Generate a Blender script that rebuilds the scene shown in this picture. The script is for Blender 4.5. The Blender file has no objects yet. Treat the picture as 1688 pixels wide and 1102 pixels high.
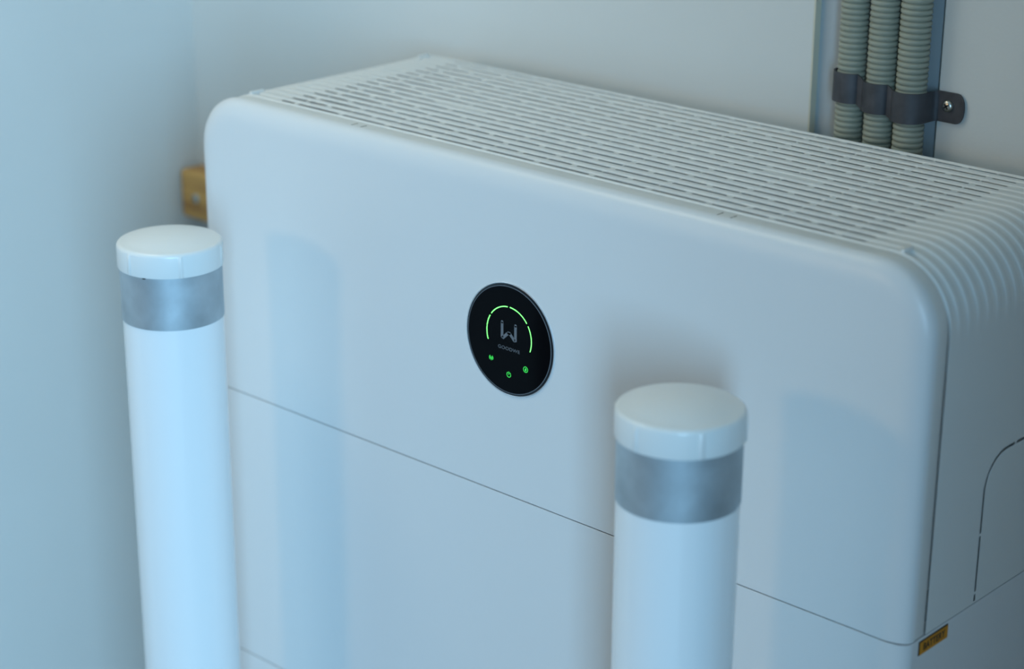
import bpy, bmesh, math, random
from mathutils import Vector, Matrix
PI = math.pi
random.seed(4)
scn = bpy.context.scene
col = scn.collection

# ------------------------------------------------------------------ camera
CAM_LOC = Vector((1.4808, -1.1704, 0.4338))
PITCH, YAW, ROLL = 0.3475, -0.7428, 0.0048
cam_data = bpy.data.cameras.new('camera')
cam = bpy.data.objects.new('camera', cam_data)
col.objects.link(cam)
fw = Vector((math.sin(YAW) * math.cos(PITCH), math.cos(YAW) * math.cos(PITCH), -math.sin(PITCH)))
r0 = Vector((math.cos(YAW), -math.sin(YAW), 0))
u0 = r0.cross(fw)
rt = r0 * math.cos(ROLL) + u0 * math.sin(ROLL)
up = -r0 * math.sin(ROLL) + u0 * math.cos(ROLL)
cam.matrix_world = Matrix(((rt.x, up.x, -fw.x, CAM_LOC.x), (rt.y, up.y, -fw.y, CAM_LOC.y),
                           (rt.z, up.z, -fw.z, CAM_LOC.z), (0, 0, 0, 1)))
cam_data.sensor_width = 36
cam_data.lens = 3334.5 / 1688 * 36
cam_data.clip_start = 0.05
cam_data.clip_end = 100
cam_data.dof.use_dof = True
cam_data.dof.focus_distance = (Vector((0.45, 0, -0.13)) - CAM_LOC).dot(fw)
cam_data.dof.aperture_fstop = 3.6
scn.camera = cam

# ------------------------------------------------------------------ colour management
scn.view_settings.view_transform = 'Standard'
scn.view_settings.look = 'None'
scn.view_settings.gamma = 1
scn.view_settings.use_curve_mapping = False
scn.view_settings.exposure = 0.0

# ------------------------------------------------------------------ sky and daylight
world = bpy.data.worlds.new('world')
scn.world = world
world.use_nodes = True
wb = world.node_tree.nodes['Background']
wb.inputs[0].default_value = (0.34, 0.65, 1.0, 1)
wb.inputs[1].default_value = 0.15


def area(name, loc, target, sx, sy, power, color):
    d = bpy.data.lights.new(name, 'AREA')
    d.shape = 'RECTANGLE'
    d.size, d.size_y = sx, sy
    d.energy = power
    d.color = color
    o = bpy.data.objects.new(name, d)
    col.objects.link(o)
    o.location = loc
    o.rotation_euler = (Vector(target) - Vector(loc)).to_track_quat('-Z', 'Y').to_euler()
    return o


# wide cool daylight opening in front, to the right; small warm light in front, to the left; added unseen warm fill overhead, set low for left-right falloff
area('daylight_opening', (3.0, -2.25, 0.40), (0.3, 0, -0.3), 1.0, 1.4, 132, (0.37, 0.70, 1.0))
area('warm_window', (-1.15, -4.0, 0.85), (0.4, 0, -0.2), 0.45, 0.45, 14, (1.0, 0.66, 0.30))
area('warm_top_fill', (-0.2, -0.5, 0.95), (-0.2, -0.5, 0), 0.6, 0.3, 4.1, (1.0, 0.90, 0.66))


# ------------------------------------------------------------------ materials
def mat(name, color, rough=0.5, metal=0.0, bump=0.0, bscale=300, noise=0.0, nscale=40, emis=None, estr=0, spec=0.5, coat=0.0):
    m = bpy.data.materials.new(name)
    m.use_nodes = True
    nt = m.node_tree
    b = nt.nodes['Principled BSDF']
    b.inputs['Base Color'].default_value = (*color, 1)
    b.inputs['Roughness'].default_value = rough
    b.inputs['Metallic'].default_value = metal
    b.inputs['Specular IOR Level'].default_value = spec
    b.inputs['Coat Weight'].default_value = coat
    b.inputs['Coat Roughness'].default_value = 0.08
    tc = nt.nodes.new('ShaderNodeTexCoord')
    if noise > 0:
        n = nt.nodes.new('ShaderNodeTexNoise')
        n.inputs['Scale'].default_value = nscale
        n.inputs['Detail'].default_value = 5
        nt.links.new(tc.outputs['Object'], n.inputs['Vector'])
        r = nt.nodes.new('ShaderNodeMapRange')
        r.inputs['From Min'].default_value = 0.3
        r.inputs['From Max'].default_value = 0.7
        r.inputs['To Min'].default_value = 1 - noise
        r.inputs['To Max'].default_value = 1 + noise
        nt.links.new(n.outputs['Fac'], r.inputs['Value'])
        h = nt.nodes.new('ShaderNodeHueSaturation')
        h.inputs['Color'].default_value = (*color, 1)
        nt.links.new(r.outputs['Result'], h.inputs['Value'])
        nt.links.new(h.outputs['Color'], b.inputs['Base Color'])
    if bump > 0:
        n2 = nt.nodes.new('ShaderNodeTexNoise')
        n2.inputs['Scale'].default_value = bscale
        n2.inputs['Detail'].default_value = 3
        nt.links.new(tc.outputs['Object'], n2.inputs['Vector'])
        bp = nt.nodes.new('ShaderNodeBump')
        bp.inputs['Strength'].default_value = bump
        bp.inputs['Distance'].default_value = 0.001
        nt.links.new(n2.outputs['Fac'], bp.inputs['Height'])
        nt.links.new(bp.outputs['Normal'], b.inputs['Normal'])
    if emis:
        b.inputs['Emission Color'].default_value = (*emis, 1)
        b.inputs['Emission Strength'].default_value = estr
    return m


def wood_mat():
    m = mat('pine_wood', (0.6, 0.33, 0.1), 0.55)
    nt = m.node_tree
    b = nt.nodes['Principled BSDF']
    tc = nt.nodes.new('ShaderNodeTexCoord')
    mp = nt.nodes.new('ShaderNodeMapping')
    mp.inputs['Scale'].default_value = (4, 60, 60)
    n = nt.nodes.new('ShaderNodeTexNoise')
    n.inputs['Scale'].default_value = 1.6
    n.inputs['Detail'].default_value = 4
    n.inputs['Distortion'].default_value = 0.6
    cr = nt.nodes.new('ShaderNodeValToRGB')
    cr.color_ramp.elements[0].position = 0.32
    cr.color_ramp.elements[0].color = (0.36, 0.15, 0.035, 1)
    cr.color_ramp.elements[1].position = 0.62
    cr.color_ramp.elements[1].color = (0.72, 0.40, 0.12, 1)
    nt.links.new(tc.outputs['Object'], mp.inputs['Vector'])
    nt.links.new(mp.outputs['Vector'], n.inputs['Vector'])
    nt.links.new(n.outputs['Fac'], cr.inputs['Fac'])
    nt.links.new(cr.outputs['Color'], b.inputs['Base Color'])
    return m


M = dict(
    wall=mat('painted_wall', (0.74, 0.73, 0.70), 0.8, bump=0.15, bscale=260, noise=0.015, nscale=5),
    ceiling=mat('ceiling_paint', (0.8, 0.77, 0.66), 0.9),
    boards=mat('brown_boards', (0.20, 0.155, 0.12), 0.8, noise=0.15, nscale=20),
    lit_return=mat('cream_lit_return', (0.72, 0.66, 0.52), 0.7),
    strip=mat('blue_grey_backing', (0.45, 0.49, 0.52), 0.7),
    floor=mat('concrete_floor', (0.33, 0.33, 0.32), 0.8, bump=0.4, bscale=80, noise=0.12, nscale=12),
    shell=mat('white_plastic', (0.80, 0.80, 0.78), 0.42, bump=0.05, bscale=1500),
    face=mat('white_cover', (0.80, 0.80, 0.80), 0.36, bump=0.04, bscale=1500),
    inner=mat('inner_plate', (0.72, 0.72, 0.72), 0.7),
    groove=mat('joint_gasket', (0.10, 0.10, 0.10), 0.6),
    post=mat('white_gloss_pvc', (0.95, 0.955, 0.96), 0.2, coat=0.3),
    cap=mat('white_cap_plastic', (0.87, 0.87, 0.85), 0.3),
    tape=mat('silver_reflective_tape', (0.50, 0.56, 0.60), 0.58, metal=0.7, noise=0.14, nscale=35, bump=0.05, bscale=500),
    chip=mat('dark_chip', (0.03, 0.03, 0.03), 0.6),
    conduit=mat('grey_conduit', (0.36, 0.37, 0.30), 0.5, noise=0.08, nscale=30),
    steel=mat('dark_galvanised', (0.085, 0.085, 0.095), 0.6, metal=0.4, noise=0.25, nscale=60),
    screw=mat('bright_screw', (0.62, 0.62, 0.58), 0.3, metal=1.0),
    dark=mat('recess_dark', (0.02, 0.02, 0.02), 0.7),
    glass=mat('black_glass', (0.003, 0.003, 0.004), 0.05, spec=0.05),
    bezel=mat('display_bezel', (0.012, 0.014, 0.018), 0.15),
    chrome=mat('bright_rim', (0.85, 0.87, 0.9), 0.25, metal=0.6),
    line=mat('bezel_line', (0.18, 0.20, 0.23), 0.3),
    logo=mat('grey_print', (0.16, 0.17, 0.19), 0.5),
    led=mat('green_led', (0.02, 0.3, 0.03), 0.5, emis=(0.16, 1.0, 0.17), estr=3.0),
    icon=mat('green_icon', (0.02, 0.3, 0.03), 0.5, emis=(0.05, 0.85, 0.12), estr=0.8),
    orange=mat('orange_sticker', (0.66, 0.26, 0.008), 0.45),
    black=mat('black_print', (0.01, 0.01, 0.01), 0.5),
    wood=wood_mat(),
)


# ------------------------------------------------------------------ helpers
def tag(o, label=None, cat=None, group=None, kind=None):
    if label: o['label'] = label
    if cat: o['category'] = cat
    if group: o['group'] = group
    if kind: o['kind'] = kind
    return o



def _link(name, bm, m, parent, smooth, angle):
    me = bpy.data.meshes.new(name)
    if smooth:
        for f in bm.faces: f.smooth = True
        a = math.radians(angle)
        for e in bm.edges:
            if len(e.link_faces) == 2 and e.calc_face_angle(0) > a:
                e.smooth = False
    bm.to_mesh(me)
    bm.free()
    for mm in (m if isinstance(m, (list, tuple)) else [m]):
        me.materials.append(mm)
    o = bpy.data.objects.new(name, me)
    col.objects.link(o)
    if parent: o.parent = parent
    return o


def mk(name, bm, m, parent=None, smooth=True, angle=40, recalc=True):
    if recalc: bmesh.ops.recalc_face_normals(bm, faces=bm.faces[:])
    return _link(name, bm, m, parent, smooth, angle)


def wn(o):
    m = o.modifiers.new('normals', 'WEIGHTED_NORMAL')
    m.keep_sharp = True
    m.weight = 100
    return o


def empty(name, loc, rz=0):
    o = bpy.data.objects.new(name, None)
    o.empty_display_size = 0.1
    o.location = loc
    o.rotation_euler = (0, 0, rz)
    col.objects.link(o)
    return o


def copy_tree(o, parent=None):
    c = o.copy()
    col.objects.link(c)
    if parent: c.parent = parent
    for ch in [x for x in bpy.data.objects if x.parent == o]:
        copy_tree(ch, c)
    return c


def box(bm, x0, x1, y0, y1, z0, z1, bev=0, seg=2, mi=0):
    v = [bm.verts.new((x, y, z)) for x in (x0, x1) for y in (y0, y1) for z in (z0, z1)]
    fs = [bm.faces.new([v[i] for i in q]) for q in ((0, 1, 3, 2), (4, 6, 7, 5), (0, 4, 5, 1), (2, 3, 7, 6), (0, 2, 6, 4), (1, 5, 7, 3))]
    for f in fs: f.material_index = mi
    if bev:
        es = list({e for f in fs for e in f.edges})
        bmesh.ops.bevel(bm, geom=es, offset=bev, segments=seg, profile=0.6, affect='EDGES')


def lathe(bm, prof, n=64, cap0=True, cap1=True, axis='Z', c=(0, 0, 0), mod=None, mi=0):
    rings = []
    for (r, h) in prof:
        ring = []
        for i in range(n):
            t = 2 * PI * i / n
            rr = r + (mod(t, h) if mod else 0)
            x, y = rr * math.cos(t), rr * math.sin(t)
            p = (x, y, h) if axis == 'Z' else (x, h, y)
            ring.append(bm.verts.new((p[0] + c[0], p[1] + c[1], p[2] + c[2])))
        rings.append(ring)
    for a, b in zip(rings, rings[1:]):
        for i in range(n):
            f = bm.faces.new((a[i], a[(i + 1) % n], b[(i + 1) % n], b[i]))
            f.material_index = mi
    if cap0: bm.faces.new(rings[0][::-1]).material_index = mi
    if cap1: bm.faces.new(rings[-1]).material_index = mi
    return rings


def prism(bm, pts, y0, y1, mi=0):
    """extrude a closed XZ outline between two depths"""
    a = [bm.verts.new((x, y0, z)) for x, z in pts]
    b = [bm.verts.new((x, y1, z)) for x, z in pts]
    n = len(pts)
    bm.faces.new(a).material_index = mi
    bm.faces.new(b[::-1]).material_index = mi
    for i in range(n):
        bm.faces.new((a[i], b[i], b[(i + 1) % n], a[(i + 1) % n])).material_index = mi


def band(bm, pts, w, y0, y1):
    """stroke of width w along XZ points, extruded between y0 and y1, round ends"""
    n = len(pts)
    L, Rr = [], []
    for i, (x, z) in enumerate(pts):
        x0, z0 = pts[max(i - 1, 0)]
        x1, z1 = pts[min(i + 1, n - 1)]
        d = math.hypot(x1 - x0, z1 - z0) or 1
        nx, nz = -(z1 - z0) / d, (x1 - x0) / d
        L.append((x + nx * w / 2, z + nz * w / 2))
        Rr.append((x - nx * w / 2, z - nz * w / 2))
    for i in range(n - 1):
        prism(bm, [L[i], L[i + 1], Rr[i + 1], Rr[i]], y0, y1)
    for (x, z) in (pts[0], pts[-1]):
        prism(bm, [(x + w / 2 * math.cos(k * PI / 5), z + w / 2 * math.sin(k * PI / 5)) for k in range(10)], y0, y1)


def arc(cx, cz, r, a0, a1, n=24):
    return [(cx + r * math.cos(math.radians(a0 + (a1 - a0) * i / n)), cz + r * math.sin(math.radians(a0 + (a1 - a0) * i / n))) for i in range(n + 1)]


def text_mesh(name, s, size, m, parent, mw, sx=1.0, depth=0.0001, bold=0.0):
    cu = bpy.data.curves.new(name, 'FONT')
    cu.body = s
    cu.size = size
    cu.align_x = 'CENTER'
    cu.align_y = 'CENTER'
    cu.extrude = depth
    cu.offset = bold
    cu.space_character = 1.08
    t = bpy.data.objects.new(name + '_src', cu)
    col.objects.link(t)
    bpy.context.view_layer.update()
    me = bpy.data.meshes.new_from_object(t.evaluated_get(bpy.context.evaluated_depsgraph_get()))
    bpy.data.objects.remove(t)
    bpy.data.curves.remove(cu)
    me.name = name
    me.transform(mw @ Matrix.Diagonal((sx, 1, 1, 1)))
    me.materials.clear()
    me.materials.append(m)
    o = bpy.data.objects.new(name, me)
    col.objects.link(o)
    o.parent = parent
    return o


# ------------------------------------------------------------------ the room
FLOOR_Z, CEIL_Z = -1.19, 1.30
WL, WR, WB = -0.415, 1.75, 0.33       # left wall, right wall, back wall
RX0, RX1, RD = 0.467, 0.598, 0.010    # shallow conduit chase in the back wall


def slab(name, x0, x1, y0, y1, z0, z1, m):
    bm = bmesh.new()
    box(bm, x0, x1, y0, y1, z0, z1)
    return tag(mk(name, bm, m, None, False), kind='structure')


slab('floor', WL - 2.5, WR + 1.5, -3.2, WB + 0.2, FLOOR_Z - 0.1, FLOOR_Z, M['floor'])
slab('ceiling', WL - 0.12, WR + 0.12, -1.6, WB + 0.15, CEIL_Z, CEIL_Z + 0.1, M['ceiling'])
slab('wall_left', WL - 0.12, WL, -0.95, WB + 0.15, FLOOR_Z, CEIL_Z, M['wall'])
slab('wall_right', WR, WR + 0.12, -1.11, WB + 0.15, FLOOR_Z, CEIL_Z, M['boards'])
bm = bmesh.new()       # back wall with its chase, one slab with a stepped plan outline
plan = [(WL, WB), (RX0 - 0.001, WB), (RX0, WB + 0.001), (RX0, WB + RD), (RX1, WB + RD), (RX1, WB + 0.001), (RX1 + 0.001, WB), (WR, WB), (WR, WB + 0.15), (WL, WB + 0.15)]
a = [bm.verts.new((x, y, FLOOR_Z)) for x, y in plan]
b = [bm.verts.new((x, y, CEIL_Z)) for x, y in plan]
bm.faces.new(a); bm.faces.new(b[::-1])
for i in range(len(plan)):
    j = (i + 1) % len(plan)
    bm.faces.new((a[i], a[j], b[j], b[i]))
tag(mk('wall_back', bm, M['wall'], None, False), kind='structure')

slab('lit_return_strip', RX0 - 0.0005, RX0 + 0.0012, WB - 0.0004, WB + RD, FLOOR_Z, CEIL_Z, M['lit_return'])  # added strip; the lit look of the chase return is put into its cream
slab('trim_2', RX0 + 0.0012, RX1, WB + RD - 0.0015, WB + RD, FLOOR_Z, CEIL_Z, M['strip'])

# ------------------------------------------------------------------ the inverter
W, D, H, R = 0.8, 0.271, 0.2893, 0.052
YC = 0.0130           # joint between the front cover and the housing
GY0, GY1 = 0.0285, 0.2690   # grille
FADE = 0.082          # ribs run down the sides to here
inv = empty('hybrid_inverter', (0, 0, 0))
tag(inv, 'white inverter unit with slotted top grille and round black status display, topmost of the stack', 'inverter')


def path_point(s):
    """outline of the housing in XZ. s: distance from the point (0, -FADE) up, over the top and down to (W, -FADE)"""
    a = FADE - R
    q = PI / 2 * R
    t = W - 2 * R
    if s < a: return Vector((0, 0, -FADE + s)), Vector((-1, 0, 0))
    if s < a + q:
        th = (s - a) / R
        n = Vector((-math.cos(th), 0, math.sin(th)))
        return Vector((R, 0, -R)) + n * R, n
    if s < a + q + t: return Vector((R + s - a - q, 0, 0)), Vector((0, 0, 1))
    if s < a + 2 * q + t:
        th = (s - a - q - t) / R
        n = Vector((math.sin(th), 0, math.cos(th)))
        return Vector((W - R, 0, -R)) + n * R, n
    return Vector((W, 0, -R - (s - a - 2 * q - t))), Vector((1, 0, 0))


A0, Q0 = FADE - R, PI / 2 * R
STOT = 2 * A0 + 2 * Q0 + W - 2 * R
def s_of_x(x): return A0 + Q0 + x - R

PITCHY, GW = 0.01345, 0.0076
rows = [0.0358 + PITCHY * k for k in range(18)]
X0S, X1S = 0.0805, 0.7200
PER = 0.0595
even = [0.5770 + PER * k for k in range(-8, 3)]
odd = [0.5470 + PER * k for k in range(-8, 3)]
ev = [(x - 0.0031, x + 0.0031) for x in even if X0S + 0.01 < x < X1S - 0.01]
od = [(x - 0.0031, x + 0.0031) for x in odd if X0S + 0.01 < x < X1S - 0.01]
th = [(x - 0.0009, x + 0.0009) for x in even if X0S + 0.01 < x < X1S - 0.01]
xs = {round(v, 6) for p in ev + od + th for v in p} | {X0S, X1S}
ss = sorted({round(s_of_x(x), 6) for x in xs})
tops = [s_of_x(X0S), s_of_x(X1S)]
lead = [STOT * 0 + A0 * i / 6 for i in range(7)] + [A0 + Q0 * i / 14 for i in range(1, 15)] + [s_of_x(R + 0.006), s_of_x(R + 0.012), s_of_x(R + 0.02)]
ss = sorted({round(v, 6) for v in lead + [STOT - v for v in lead]} | set(ss))
GD = 0.0017


def prof_y():
    """(y, depth, is_floor) across the ribs"""
    out = [(GY0, 0.0016), (GY0 + 0.0007, 0.0003), (GY0 + 0.0016, 0.0), (rows[0] - GW / 2 - 0.0016, 0.0)]
    for k, y in enumerate(rows):
        h = GW / 2
        out += [(y - h - 0.0004, 0.00015), (y - h, 0.0006), (y - h + 0.0005, GD), (y + h - 0.0005, GD), (y + h, 0.0006), (y + h + 0.0004, 0.00015)]
        if k < 17:
            out += [(y + h + 0.0018, 0.0), (y + PITCHY - h - 0.0018, 0.0)]
    out += [(rows[-1] + GW / 2 + 0.0016, 0.0), (GY1, 0.0)]
    return out


py = prof_y()
bm = bmesh.new()
grid = []
for s in ss:
    P, N = path_point(s)
    e = min(s, STOT - s)
    fade = max(0.0, min(1.0, (e - 0.018) / (A0 + 0.40 * Q0 - 0.018)))
    fade = fade * fade * (3 - 2 * fade)
    rowv = []
    for i, (y, d) in enumerate(py):
        p = P - N * (d * fade)
        rowv.append(bm.verts.new((p.x, y, p.z)))
    grid.append(rowv)


def is_open(smid, k):
    x = smid - A0 - Q0 + R
    if x < X0S or x > X1S: return False
    for (u, v) in (ev if k % 2 == 0 else od):
        if u < x < v: return False
    if k % 2:
        for (u, v) in th:
            if u < x < v: return False
    # a few slots are moulded shut
    if (k, int((x - 0.08) / PER)) in ((8, 8), (7, 2)) : return False
    return True


for i in range(len(ss) - 1):
    sm = (ss[i] + ss[i + 1]) / 2
    for j in range(len(py) - 1):
        ym = (py[j][0] + py[j + 1][0]) / 2
        fl = abs(py[j][1] - GD) < 1e-6 and abs(py[j + 1][1] - GD) < 1e-6
        if fl:
            k = int(round((ym - rows[0]) / PITCHY))
            if is_open(sm, k): continue
        bm.faces.new((grid[i][j], grid[i + 1][j], grid[i + 1][j + 1], grid[i][j + 1]))


def slot_loop(cl, w):
    n = len(cl)
    L, Q = [], []
    for i, (y, z) in enumerate(cl):
        y0, z0 = cl[max(i - 1, 0)]; y1, z1 = cl[min(i + 1, n - 1)]
        d = math.hypot(y1 - y0, z1 - z0)
        ny, nz = -(z1 - z0) / d, (y1 - y0) / d
        L.append((y + ny * w / 2, z + nz * w / 2)); Q.append((y - ny * w / 2, z - nz * w / 2))
    return L + Q[::-1]


KX, KT, KR, KW = 0.0985, -0.1685, 0.030, 0.0026
cl1 = [(KX, -0.2880), (KX, -0.2820)]
cl2 = [(KX, -0.2795), (KX, -0.2330)]
cl3 = [(KX, -0.2305), (KX, -0.2150)] + [(KX + KR - KR * math.cos(PI / 2 * i / 12), KT - KR + KR * math.sin(PI / 2 * i / 12)) for i in range(13)] + [(0.1395, KT)]
cl4 = [(0.1425, KT), (0.190, KT)]
cl5 = [(0.193, KT), (0.2150, KT)]
# flat side walls continue the same skin; the right one has the dashed knock-out outline cut through it
for x, edge, holes in ((W, grid[-1], [slot_loop(c, KW) for c in (cl1, cl2, cl3, cl4, cl5)]), (0.0, grid[0], [])):
    lo = [bm.verts.new((x, GY1, -H)), bm.verts.new((x, GY0, -H))]
    ring = list(edge) + lo
    es = []
    for i in range(len(ring)):
        a_, b_ = ring[i], ring[(i + 1) % len(ring)]
        es.append(bm.edges.get((a_, b_)) or bm.edges.new((a_, b_)))
    for lp in holes:
        vs = [bm.verts.new((x, y, z)) for y, z in lp]
        for i in range(len(vs)):
            es.append(bm.edges.new((vs[i], vs[(i + 1) % len(vs)])))
    bmesh.ops.triangle_fill(bm, use_beauty=True, use_dissolve=False, edges=es, normal=(1, 0, 0))
bmesh.ops.recalc_face_normals(bm, faces=bm.faces[:])
if sum(f.normal.z * f.calc_area() for f in bm.faces) < 0:
    bmesh.ops.reverse_faces(bm, faces=bm.faces[:])
grille = mk('slotted_housing', bm, M['shell'], inv, True, 75, recalc=False)
so = grille.modifiers.new('thickness', 'SOLIDIFY')
so.thickness = 0.0004
so.offset = -1
wn(grille)

# four little corner stops of the grille
for (x, y0, y1) in ((0.0445, 0.030, 0.046), (W - 0.0445, 0.030, 0.042), (0.0445, 0.252, 0.266), (W - 0.0445, 0.252, 0.266)):
    bm = bmesh.new()
    P, N = path_point(s_of_x(x) if R < x < W - R else (A0 + Q0 - (R - x) if x < R else STOT - A0 - Q0 + (x - (W - R))))
    box(bm, P.x - 0.0016, P.x + 0.0016, y0, y1, -0.0035, 0.0016, 0.0005)
    mk('corner_stop', bm, M['shell'], inv)

# housing: front ledge, rear strip and thin returns, full outline
def full_outline(inset=0.0, zb=-H, seg=14):
    """open outline from bottom left, over the top, to bottom right"""
    r = max(R - inset, 0.004)
    pts = [(inset, zb), (inset, (-R + zb) / 2), (inset, -inset - r)]
    cx, cz = inset + r, -inset - r
    pts += [(cx - r * math.cos(PI / 2 * i / seg), cz + r * math.sin(PI / 2 * i / seg)) for i in range(1, seg + 1)]
    cx = W - inset - r
    pts += [(cx + r * math.sin(PI / 2 * i / seg), cz + r * math.cos(PI / 2 * i / seg)) for i in range(0, seg + 1)]
    pts += [(W - inset, (-R + zb) / 2), (W - inset, zb)]
    return pts


def sweep(bm, stations, closed=False):
    """stations: list of (outline pts, y)"""
    g = [[bm.verts.new((x, y, z)) for x, z in pts] for pts, y in stations]
    for a, b in zip(g, g[1:]):
        for i in range(len(a) - 1):
            bm.faces.new((a[i], a[i + 1], b[i + 1], b[i]))
    return g


bm = bmesh.new()
sweep(bm, [(full_outline(0.0075), 0.0132), (full_outline(0.0012), 0.0131), (full_outline(0.0008), 0.0134), (full_outline(0.0008), 0.0150),
           (full_outline(0.0010), 0.0275), (full_outline(0.0016), 0.0290), (full_outline(0.0050), 0.0290)])
bmesh.ops.recalc_face_normals(bm, faces=bm.faces[:])
mk('housing_rim', bm, M['shell'], inv, True, 60)

# back of the housing
bm = bmesh.new()
g = sweep(bm, [(full_outline(0.004), GY1 - 0.0003), (full_outline(0.0), GY1), (full_outline(0.0), D - 0.0008), (full_outline(0.0008), D)])
bm.faces.new(g[-1])
mk('rear_frame', bm, M['shell'], inv, True, 50)

bm = bmesh.new()
box(bm, W - 0.0052, W - 0.0040, 0.05, 0.25, -H + 0.0005, -0.13)
mk('knockout_plate', bm, M['inner'], inv, False)

# two pairs of narrow latch slits in the ledge
for x in (0.1985, 0.2100, 0.6020, 0.6145):
    bm = bmesh.new()
    box(bm, x - 0.00035, x + 0.00035, 0.0150, 0.0230, -0.0014, -0.00075)
    mk('latch_slit', bm, M['dark'], inv, False)

# inner carcass seen through the slots
bm = bmesh.new()
box(bm, 0.035, W - 0.035, 0.016, D - 0.004, -H + 0.001, -0.022, 0.004)
mk('inner_chassis', bm, M['inner'], inv)


def front_cover(name, parent, m, ztop, zbot, rounded=True, dep=YC, inset=0.021, back=YC, ring=9):
    bm = bmesh.new()
    def outline(d):
        if rounded:
            return full_outline(d, zbot)
        return [(d, zbot), (d, (ztop + zbot) / 2), (d, ztop), (W - d, ztop), (W - d, (ztop + zbot) / 2), (W - d, zbot)]
    st = [(outline(0.006), back), (outline(0.0006), back), (outline(0.0), back - 0.0006)]
    for i in range(1, ring + 1):
        t = PI / 2 * i / ring
        # superelliptic fillet from the side (depth back) to the face (depth 0)
        st.append((outline(inset * (1 - math.cos(t))), (back - 0.0006) * (1 - math.sin(t) ** 0.9)))
    st.append((outline(inset + 0.002), 0.0))
    g = sweep(bm, st)
    if rounded:
        last = g[-1]
        # fill the face with horizontal strips so the shading stays flat
        bm.faces.new(last)
    return bm


bm = front_cover('front_cover', inv, M['face'], 0, -H)
cover = wn(mk('front_cover', bm, M['face'], inv, True, 50))

# ------------------------------------------------------------------ the round display
DC = (0.404, -0.147)
disp = bpy.data.objects.new('status_display', None)
bm = bmesh.new()
prof = [(0.0503, 0.0), (0.0503, -0.0006), (0.0496, -0.0010), (0.0490, -0.0006)]
lathe(bm, prof, 96, False, False, 'Y', (DC[0], 0, DC[1]))
lathe(bm, [(0.0489, 0.0001), (0.0489, -0.0006)], 96, False, False, 'Y', (DC[0], 0, DC[1]))
disp = mk('status_display', bm, M['chrome'], inv)
bm = bmesh.new()
lathe(bm, [(0.0491, -0.0003), (0.0488, -0.0011), (0.0474, -0.0014), (0.0470, -0.0012)], 96, True, True, 'Y', (DC[0], 0, DC[1]))
mk('bezel', bm, M['bezel'], disp)
bm = bmesh.new()
lathe(bm, [(0.0473, -0.0012), (0.0472, -0.00155), (0.0468, -0.00155)], 96, False, False, 'Y', (DC[0], 0, DC[1]))
mk('rim_line', bm, M['line'], disp)
bm = bmesh.new()
lathe(bm, [(0.0468, -0.0010), (0.0468, -0.00145)], 96, True, True, 'Y', (DC[0], 0, DC[1]))
mk('glass', bm, M['glass'], disp)
Y0, Y1 = -0.00143, -0.00155
for a0, a1 in ((-19, 31.6), (38.6, 87.4), (94.4, 142.2), (149, 199)):
    bm = bmesh.new()
    band(bm, arc(DC[0], DC[1] + 0.0040, 0.0253, a0, a1, 20), 0.0008, Y1, Y0)
    mk('light_arc', bm, M['led'], disp)
# emblem: a W made of two hooked strokes
bm = bmesh.new()
ex, ez = DC
w = 0.0028
band(bm, [(ex - 0.0078, ez + 0.0145), (ex - 0.0078, ez + 0.0008), (ex - 0.0070, ez + 0.0006), (ex - 0.0008, ez + 0.0062)], w, Y1, Y0)
band(bm, [(ex + 0.0007, ez + 0.0062), (ex + 0.0066, ez + 0.0006), (ex + 0.0074, ez + 0.0008), (ex + 0.0074, ez + 0.0145)], w, Y1, Y0)
mk('emblem', bm, M['logo'], disp, False)
text_mesh('lettering', 'GOODWE', 0.0042, M['logo'], disp, Matrix.Translation((ex, -0.0015, ez - 0.0080)) @ Matrix.Rotation(PI / 2, 4, 'X'), 1.22)
# aerial symbol
bm = bmesh.new()
cx, cz = ex - 0.0203, ez - 0.0205
band(bm, [(cx, cz - 0.0022), (cx, cz)], 0.0006, Y1, Y0)
for r_ in (0.0011, 0.0021):
    band(bm, arc(cx, cz, r_, -50, 50, 8), 0.0006, Y1, Y0)
    band(bm, arc(cx, cz, r_, 130, 230, 8), 0.0006, Y1, Y0)
mk('aerial_symbol', bm, M['icon'], disp, False)
bm = bmesh.new()
cx, cz = ex, ez - 0.0308
band(bm, arc(cx, cz, 0.0022, 120, 420, 24), 0.0006, Y1, Y0)
band(bm, [(cx, cz + 0.0002), (cx, cz + 0.0026)], 0.0006, Y1, Y0)
mk('power_symbol', bm, M['icon'], disp, False)
bm = bmesh.new()
cx, cz = ex + 0.0190, ez - 0.0213
band(bm, arc(cx, cz, 0.0024, 0, 360, 28), 0.0006, Y1, Y0)
prism(bm, [(cx - 0.0009, cz - 0.0006), (cx, cz - 0.0016), (cx + 0.0010, cz - 0.0006), (cx + 0.0009, cz + 0.0006), (cx, cz + 0.0016), (cx - 0.0005, cz + 0.0004)], Y1, Y0)
mk('leaf_symbol', bm, M['icon'], disp, False)

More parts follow.
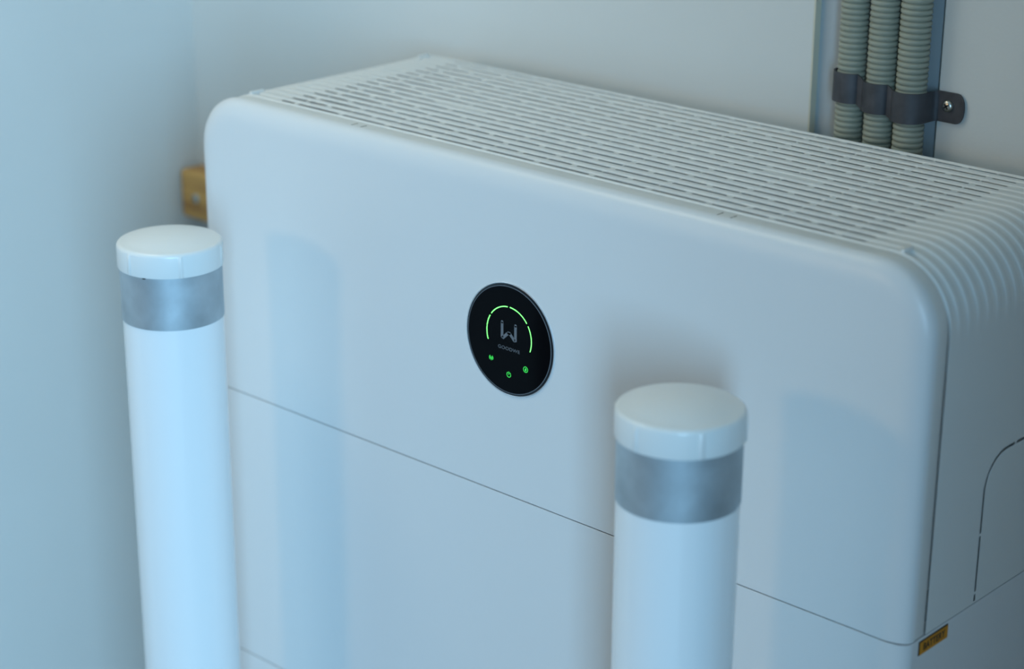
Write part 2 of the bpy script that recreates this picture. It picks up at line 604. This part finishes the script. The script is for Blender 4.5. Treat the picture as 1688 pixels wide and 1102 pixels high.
# ------------------------------------------------------------------ the battery modules under it
def battery_shape(name_root):
    root = empty(name_root, (0, 0, 0))
    hb = 0.2870
    rr, n = 0.019, 8
    # plan outline with rounded front vertical edges, extruded in z
    plan = []
    for i in range(n + 1):
        t = PI / 2 * i / n
        plan.append((rr - rr * math.cos(t), YC - YC * math.sin(t)))
    plan = [(0.0, D)] + [(0.0, 0.05)] + plan
    right = [(W - x, y) for x, y in plan][::-1]
    plan = plan + right
    bm = bmesh.new()
    zs = [(-hb, 0.0008), (-hb + 0.0008, 0.0), (-hb / 2, 0), (-0.0008, 0.0), (0.0, 0.0008)]
    cx, cy = W / 2, D / 2
    rings = []
    for z, ins in zs:
        rings.append([bm.verts.new((x + (ins if x < cx else -ins), y + (ins if y < cy else -ins), z)) for x, y in plan])
    for a, b in zip(rings, rings[1:]):
        for i in range(len(plan)):
            j = (i + 1) % len(plan)
            bm.faces.new((a[i], a[j], b[j], b[i]))
    bm.faces.new(rings[0]); bm.faces.new(rings[-1])
    wn(mk('case', bm, M['face'], root, True, 50))
    bm = bmesh.new()
    box(bm, 0.012, W - 0.012, 0.010, D - 0.006, 0.0, 0.0009)
    mk('joint_gasket', bm, M['groove'], root, False)
    return root


bat = battery_shape('battery_module')
bat.location = (0, 0, -0.2903)
# sticker on the right side: orange face with a black edge above and in front
stk_bm = bmesh.new()
box(stk_bm, W - 0.0002, W + 0.0003, 0.0200, 0.0610, -0.0138, -0.0020)
stk = mk('battery_label', stk_bm, M['black'], bat, False)
bm = bmesh.new()
box(bm, W + 0.0002, W + 0.0005, 0.0216, 0.0610, -0.0138, -0.0033)
mk('orange_face', bm, M['orange'], stk, False)
text_mesh('lettering', 'BATTERY', 0.0082, M['black'], stk,
          Matrix.Translation((W + 0.0006, 0.0413, -0.0086)) @ Matrix.Rotation(PI / 2, 4, 'Z') @ Matrix.Rotation(PI / 2, 4, 'X'), 0.84, bold=0.00016)
tag(bat, 'white battery module with orange BATTERY label, directly under the inverter', 'battery', 'stacked battery modules')
prev = -0.2903
for i, lab in enumerate(('white battery module second below the inverter, its joint showing low behind the left bollard',
                         'lowest white battery module, resting on the plinth near the floor')):
    c = copy_tree(bat)
    c['label'] = lab
    prev -= 0.2881
    c.location = (0, 0, prev)
base_top = prev - 0.2870
bm = bmesh.new()
box(bm, 0.02, W - 0.02, 0.03, D - 0.01, FLOOR_Z, base_top, 0.003)
tag(mk('plinth', bm, M['steel']), 'dark metal plinth under the stack of battery modules', 'plinth')

# ------------------------------------------------------------------ the bollards
PR = 0.0446
PTOP = -0.0885


def make_bollard(rot):
    root = empty('bollard', (0, 0, FLOOR_Z), rot)
    b0 = FLOOR_Z
    bm = bmesh.new()
    lathe(bm, [(PR, 0.0), (PR, 0.3), (PR, 0.7), (PR, -0.14 - b0)], 96)
    mk('tube', bm, M['post'], root)
    bm = bmesh.new()
    lathe(bm, [(PR - 0.0004, -0.1655 - b0), (PR + 0.0006, -0.1655 - b0), (PR + 0.0006, -0.1160 - b0), (PR - 0.0004, -0.1160 - b0)], 96, False, False)
    mk('reflective_tape', bm, M['tape'], root)
    bm = bmesh.new()
    def ribs(t, h):
        k = (math.degrees(t)) % 60
        d = min(k, 60 - k)
        return 0.0011 * max(0, 1 - (d / 2.4) ** 2) if -0.1175 - b0 < h < -0.0985 - b0 else 0
    cr = 0.0466
    prof = [(PR, -0.1175 - b0), (cr - 0.0002, -0.1175 - b0), (cr, -0.1170 - b0), (cr, -0.1040 - b0), (cr, -0.0990 - b0)]
    for i in range(1, 7):
        t = PI / 2 * i / 6
        prof.append((cr - 0.0045 * (1 - math.cos(t)), -0.0990 - b0 + 0.0045 * math.sin(t) * 0.85))
    for i in range(1, 9):
        rr = (cr - 0.0045) * (1 - i / 8.0)
        zz = -0.09518 - b0 + 0.0075 * (1 - (rr / (cr - 0.0045)) ** 2)
        prof.append((max(rr, 0.0005), zz))
    lathe(bm, prof, 360, True, True, mod=ribs)
    mk('cap', bm, M['cap'], root, True, 60)
    return root


b1 = make_bollard(math.radians(-27))
b1.location = (0.106, -0.120, FLOOR_Z)
tag(b1, 'white round bollard standing farther away, nearer the wooden batten, silver tape below its cap', 'bollard', 'bollards in front of the unit')
b2 = copy_tree(b1)
b2.location = (0.6775, -0.120, FLOOR_Z)
b2.rotation_euler = (0, 0, math.radians(-33.5))
b2['label'] = 'white round bollard closer to the camera, in front of the right half of the unit'
# small dark gap under the cap of the far bollard
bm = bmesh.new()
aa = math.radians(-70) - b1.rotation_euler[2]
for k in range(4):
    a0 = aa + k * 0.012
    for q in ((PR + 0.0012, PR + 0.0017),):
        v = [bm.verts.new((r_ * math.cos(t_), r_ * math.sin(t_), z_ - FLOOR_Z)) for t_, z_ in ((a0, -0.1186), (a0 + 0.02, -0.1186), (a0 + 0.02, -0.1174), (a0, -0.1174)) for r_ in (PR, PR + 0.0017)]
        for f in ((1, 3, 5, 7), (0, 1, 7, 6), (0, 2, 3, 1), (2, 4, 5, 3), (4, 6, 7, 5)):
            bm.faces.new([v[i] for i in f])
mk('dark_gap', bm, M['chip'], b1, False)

# ------------------------------------------------------------------ the conduits
def make_conduit():
    bm = bmesh.new()
    p = 0.0050
    z = FLOOR_Z
    prof = []
    n = int((CEIL_Z - FLOOR_Z) / p)
    for k in range(n):
        prof += [(0.0100, z + 0.0002), (0.0122, z + 0.0005), (0.0128, z + 0.0011), (0.0128, z + 0.0035), (0.0122, z + 0.0042), (0.0100, z + 0.0045)]
        z += p
    lathe(bm, prof, 28, True, True)
    o = mk('corrugated_conduit', bm, M['conduit'], None, True, 180)
    return o


CY = 0.3165
cx_list = [(0.5185, 1.0), (0.5490, 1.03), (0.5795, 1.06)]
labels = ['grey corrugated conduit on the back wall, farthest from the clamp screw',
          'grey corrugated conduit on the back wall, middle of the three in the clamp',
          'grey corrugated conduit on the back wall, next to the clamp screw']
con = make_conduit()
for i, (x, sc) in enumerate(cx_list):
    c = con if i == 0 else con.copy()
    if i: col.objects.link(c)
    c.location = (x, CY, 0.0011 * i)
    c.scale = (sc, sc, 1)
    tag(c, labels[i], 'conduit', 'conduits rising behind the unit')

# clamp: a strap shaped over the three conduits with a screwed lug
cl = empty('conduit_clamp', (0.549, WB, 0.0250))
tag(cl, 'dark metal three-way clamp strapping the grey conduits to the wall', 'clamp')
zc0, zc1 = -0.0132, 0.0132
ox, oy = 0.549, WB
path = []
for i, (x, sc) in enumerate(cx_list):
    r = 0.0128 * sc + 0.0016
    a0 = 188 if i == 0 else 214
    a1 = 352 if i == 2 else 326
    if i == 0: path.append((x - r + 0.0002, WB + 0.008))
    for k in range(15):
        t = math.radians(a0 + (a1 - a0) * k / 14)
        path.append((x + r * math.cos(t), CY + r * math.sin(t)))
xe = cx_list[2][0] + 0.0128 * 1.06 + 0.0018
path += [(xe + 0.0002, WB - 0.009), (xe + 0.0012, WB - 0.0045), (xe + 0.0032, WB - 0.0022), (xe + 0.006, WB - 0.0018)]
T = 0.0016
bm = bmesh.new()
outer = []
for i, (x, y) in enumerate(path):
    x0, y0 = path[max(i - 1, 0)]; x1, y1 = path[min(i + 1, len(path) - 1)]
    d = math.hypot(x1 - x0, y1 - y0)
    outer.append((x + (y1 - y0) / d * T, y - (x1 - x0) / d * T))
def dz(x):
    ks = [(0.50, 0.0110), (0.5335, 0.0105), (0.5345, 0.0065), (0.5635, 0.0060), (0.5650, 0.0028), (0.595, 0.0028), (0.60, 0.0040)]
    if x <= ks[0][0]: return ks[0][1]
    for (a_, u), (b_, v) in zip(ks, ks[1:]):
        if x <= b_: return u + (v - u) * (x - a_) / (b_ - a_)
    return ks[-1][1]


vin = [[bm.verts.new((x - ox, y - oy, z + dz(x))) for z in (zc0, zc1)] for x, y in path]
vout = [[bm.verts.new((x - ox, y - oy, z + dz(x))) for z in (zc0, zc1)] for x, y in outer]
for i in range(len(path) - 1):
    bm.faces.new((vin[i][0], vin[i + 1][0], vin[i + 1][1], vin[i][1]))
    bm.faces.new((vout[i][0], vout[i][1], vout[i + 1][1], vout[i + 1][0]))
    bm.faces.new((vin[i][1], vin[i + 1][1], vout[i + 1][1], vout[i][1]))
    bm.faces.new((vin[i][0], vout[i][0], vout[i + 1][0], vin[i + 1][0]))
bm.faces.new((vin[0][0], vin[0][1], vout[0][1], vout[0][0]))
mk('strap', bm, M['steel'], cl, True, 50)
bm = bmesh.new()
xs0 = xe + 0.0055 - ox
xs1 = 0.6195 - ox
zc0, zc1 = zc0 + 0.0040, zc1 + 0.0040
zm = (zc0 + zc1) / 2
hz = (zc1 - zc0) / 2
lug = [(xs0, zc0), (xs1 - 0.001, zc0)]
lug += [(xs1 + 0.0065 * math.cos(t), zm + hz * math.sin(t) * 0.98) for t in [math.radians(-78 + 156 * i / 14) for i in range(15)]]
lug += [(xs1 - 0.001, zc1), (xs0, zc1)]
prism(bm, lug, -0.0034, -0.0016)
mk('lug', bm, M['steel'], cl, True, 30)


def screw(parent, c, r, ydepth, m):
    """pan-head screw facing -Y at c, with a cross recess"""
    bm = bmesh.new()
    prof = [(r, 0.0), (r, -0.25 * r), (r * 0.92, -0.42 * r), (r * 0.7, -0.58 * r), (r * 0.4, -0.66 * r), (0.0002, -0.68 * r)]
    lathe(bm, prof, 32, True, True, 'Y', c)
    h = mk('screw', bm, m, parent)
    bm = bmesh.new()
    for a in (35, 125):
        ca, sa = math.cos(math.radians(a)), math.sin(math.radians(a))
        l, w_ = r * 0.52, r * 0.13
        pts = [(c[0] + u * ca - v * sa, c[2] + u * sa + v * ca) for u, v in ((-l, -w_), (l, -w_), (l, w_), (-l, w_))]
        prism(bm, pts, c[1] - 0.72 * r, c[1] - 0.50 * r)
    mk('cross_recess', bm, M['dark'], h, False)
    return h


screw(cl, (0.6105 - ox, -0.0034, 0.0055), 0.0053, 0, M['screw'])

# ------------------------------------------------------------------ the wooden batten behind the unit
bat_w = empty('wooden_batten', (WL, WB, -0.245))
tag(bat_w, 'orange-brown wooden batten end with one screw, in the wall corner left of the unit', 'batten')
bm = bmesh.new()
box(bm, 0.004, 0.70, -0.034, 0.0, -0.0245, 0.0345, 0.005, 3)
mk('timber', bm, M['wood'], bat_w)
screw(bat_w, (0.0335, -0.0338, 0.003), 0.0058, 0, M['screw'])
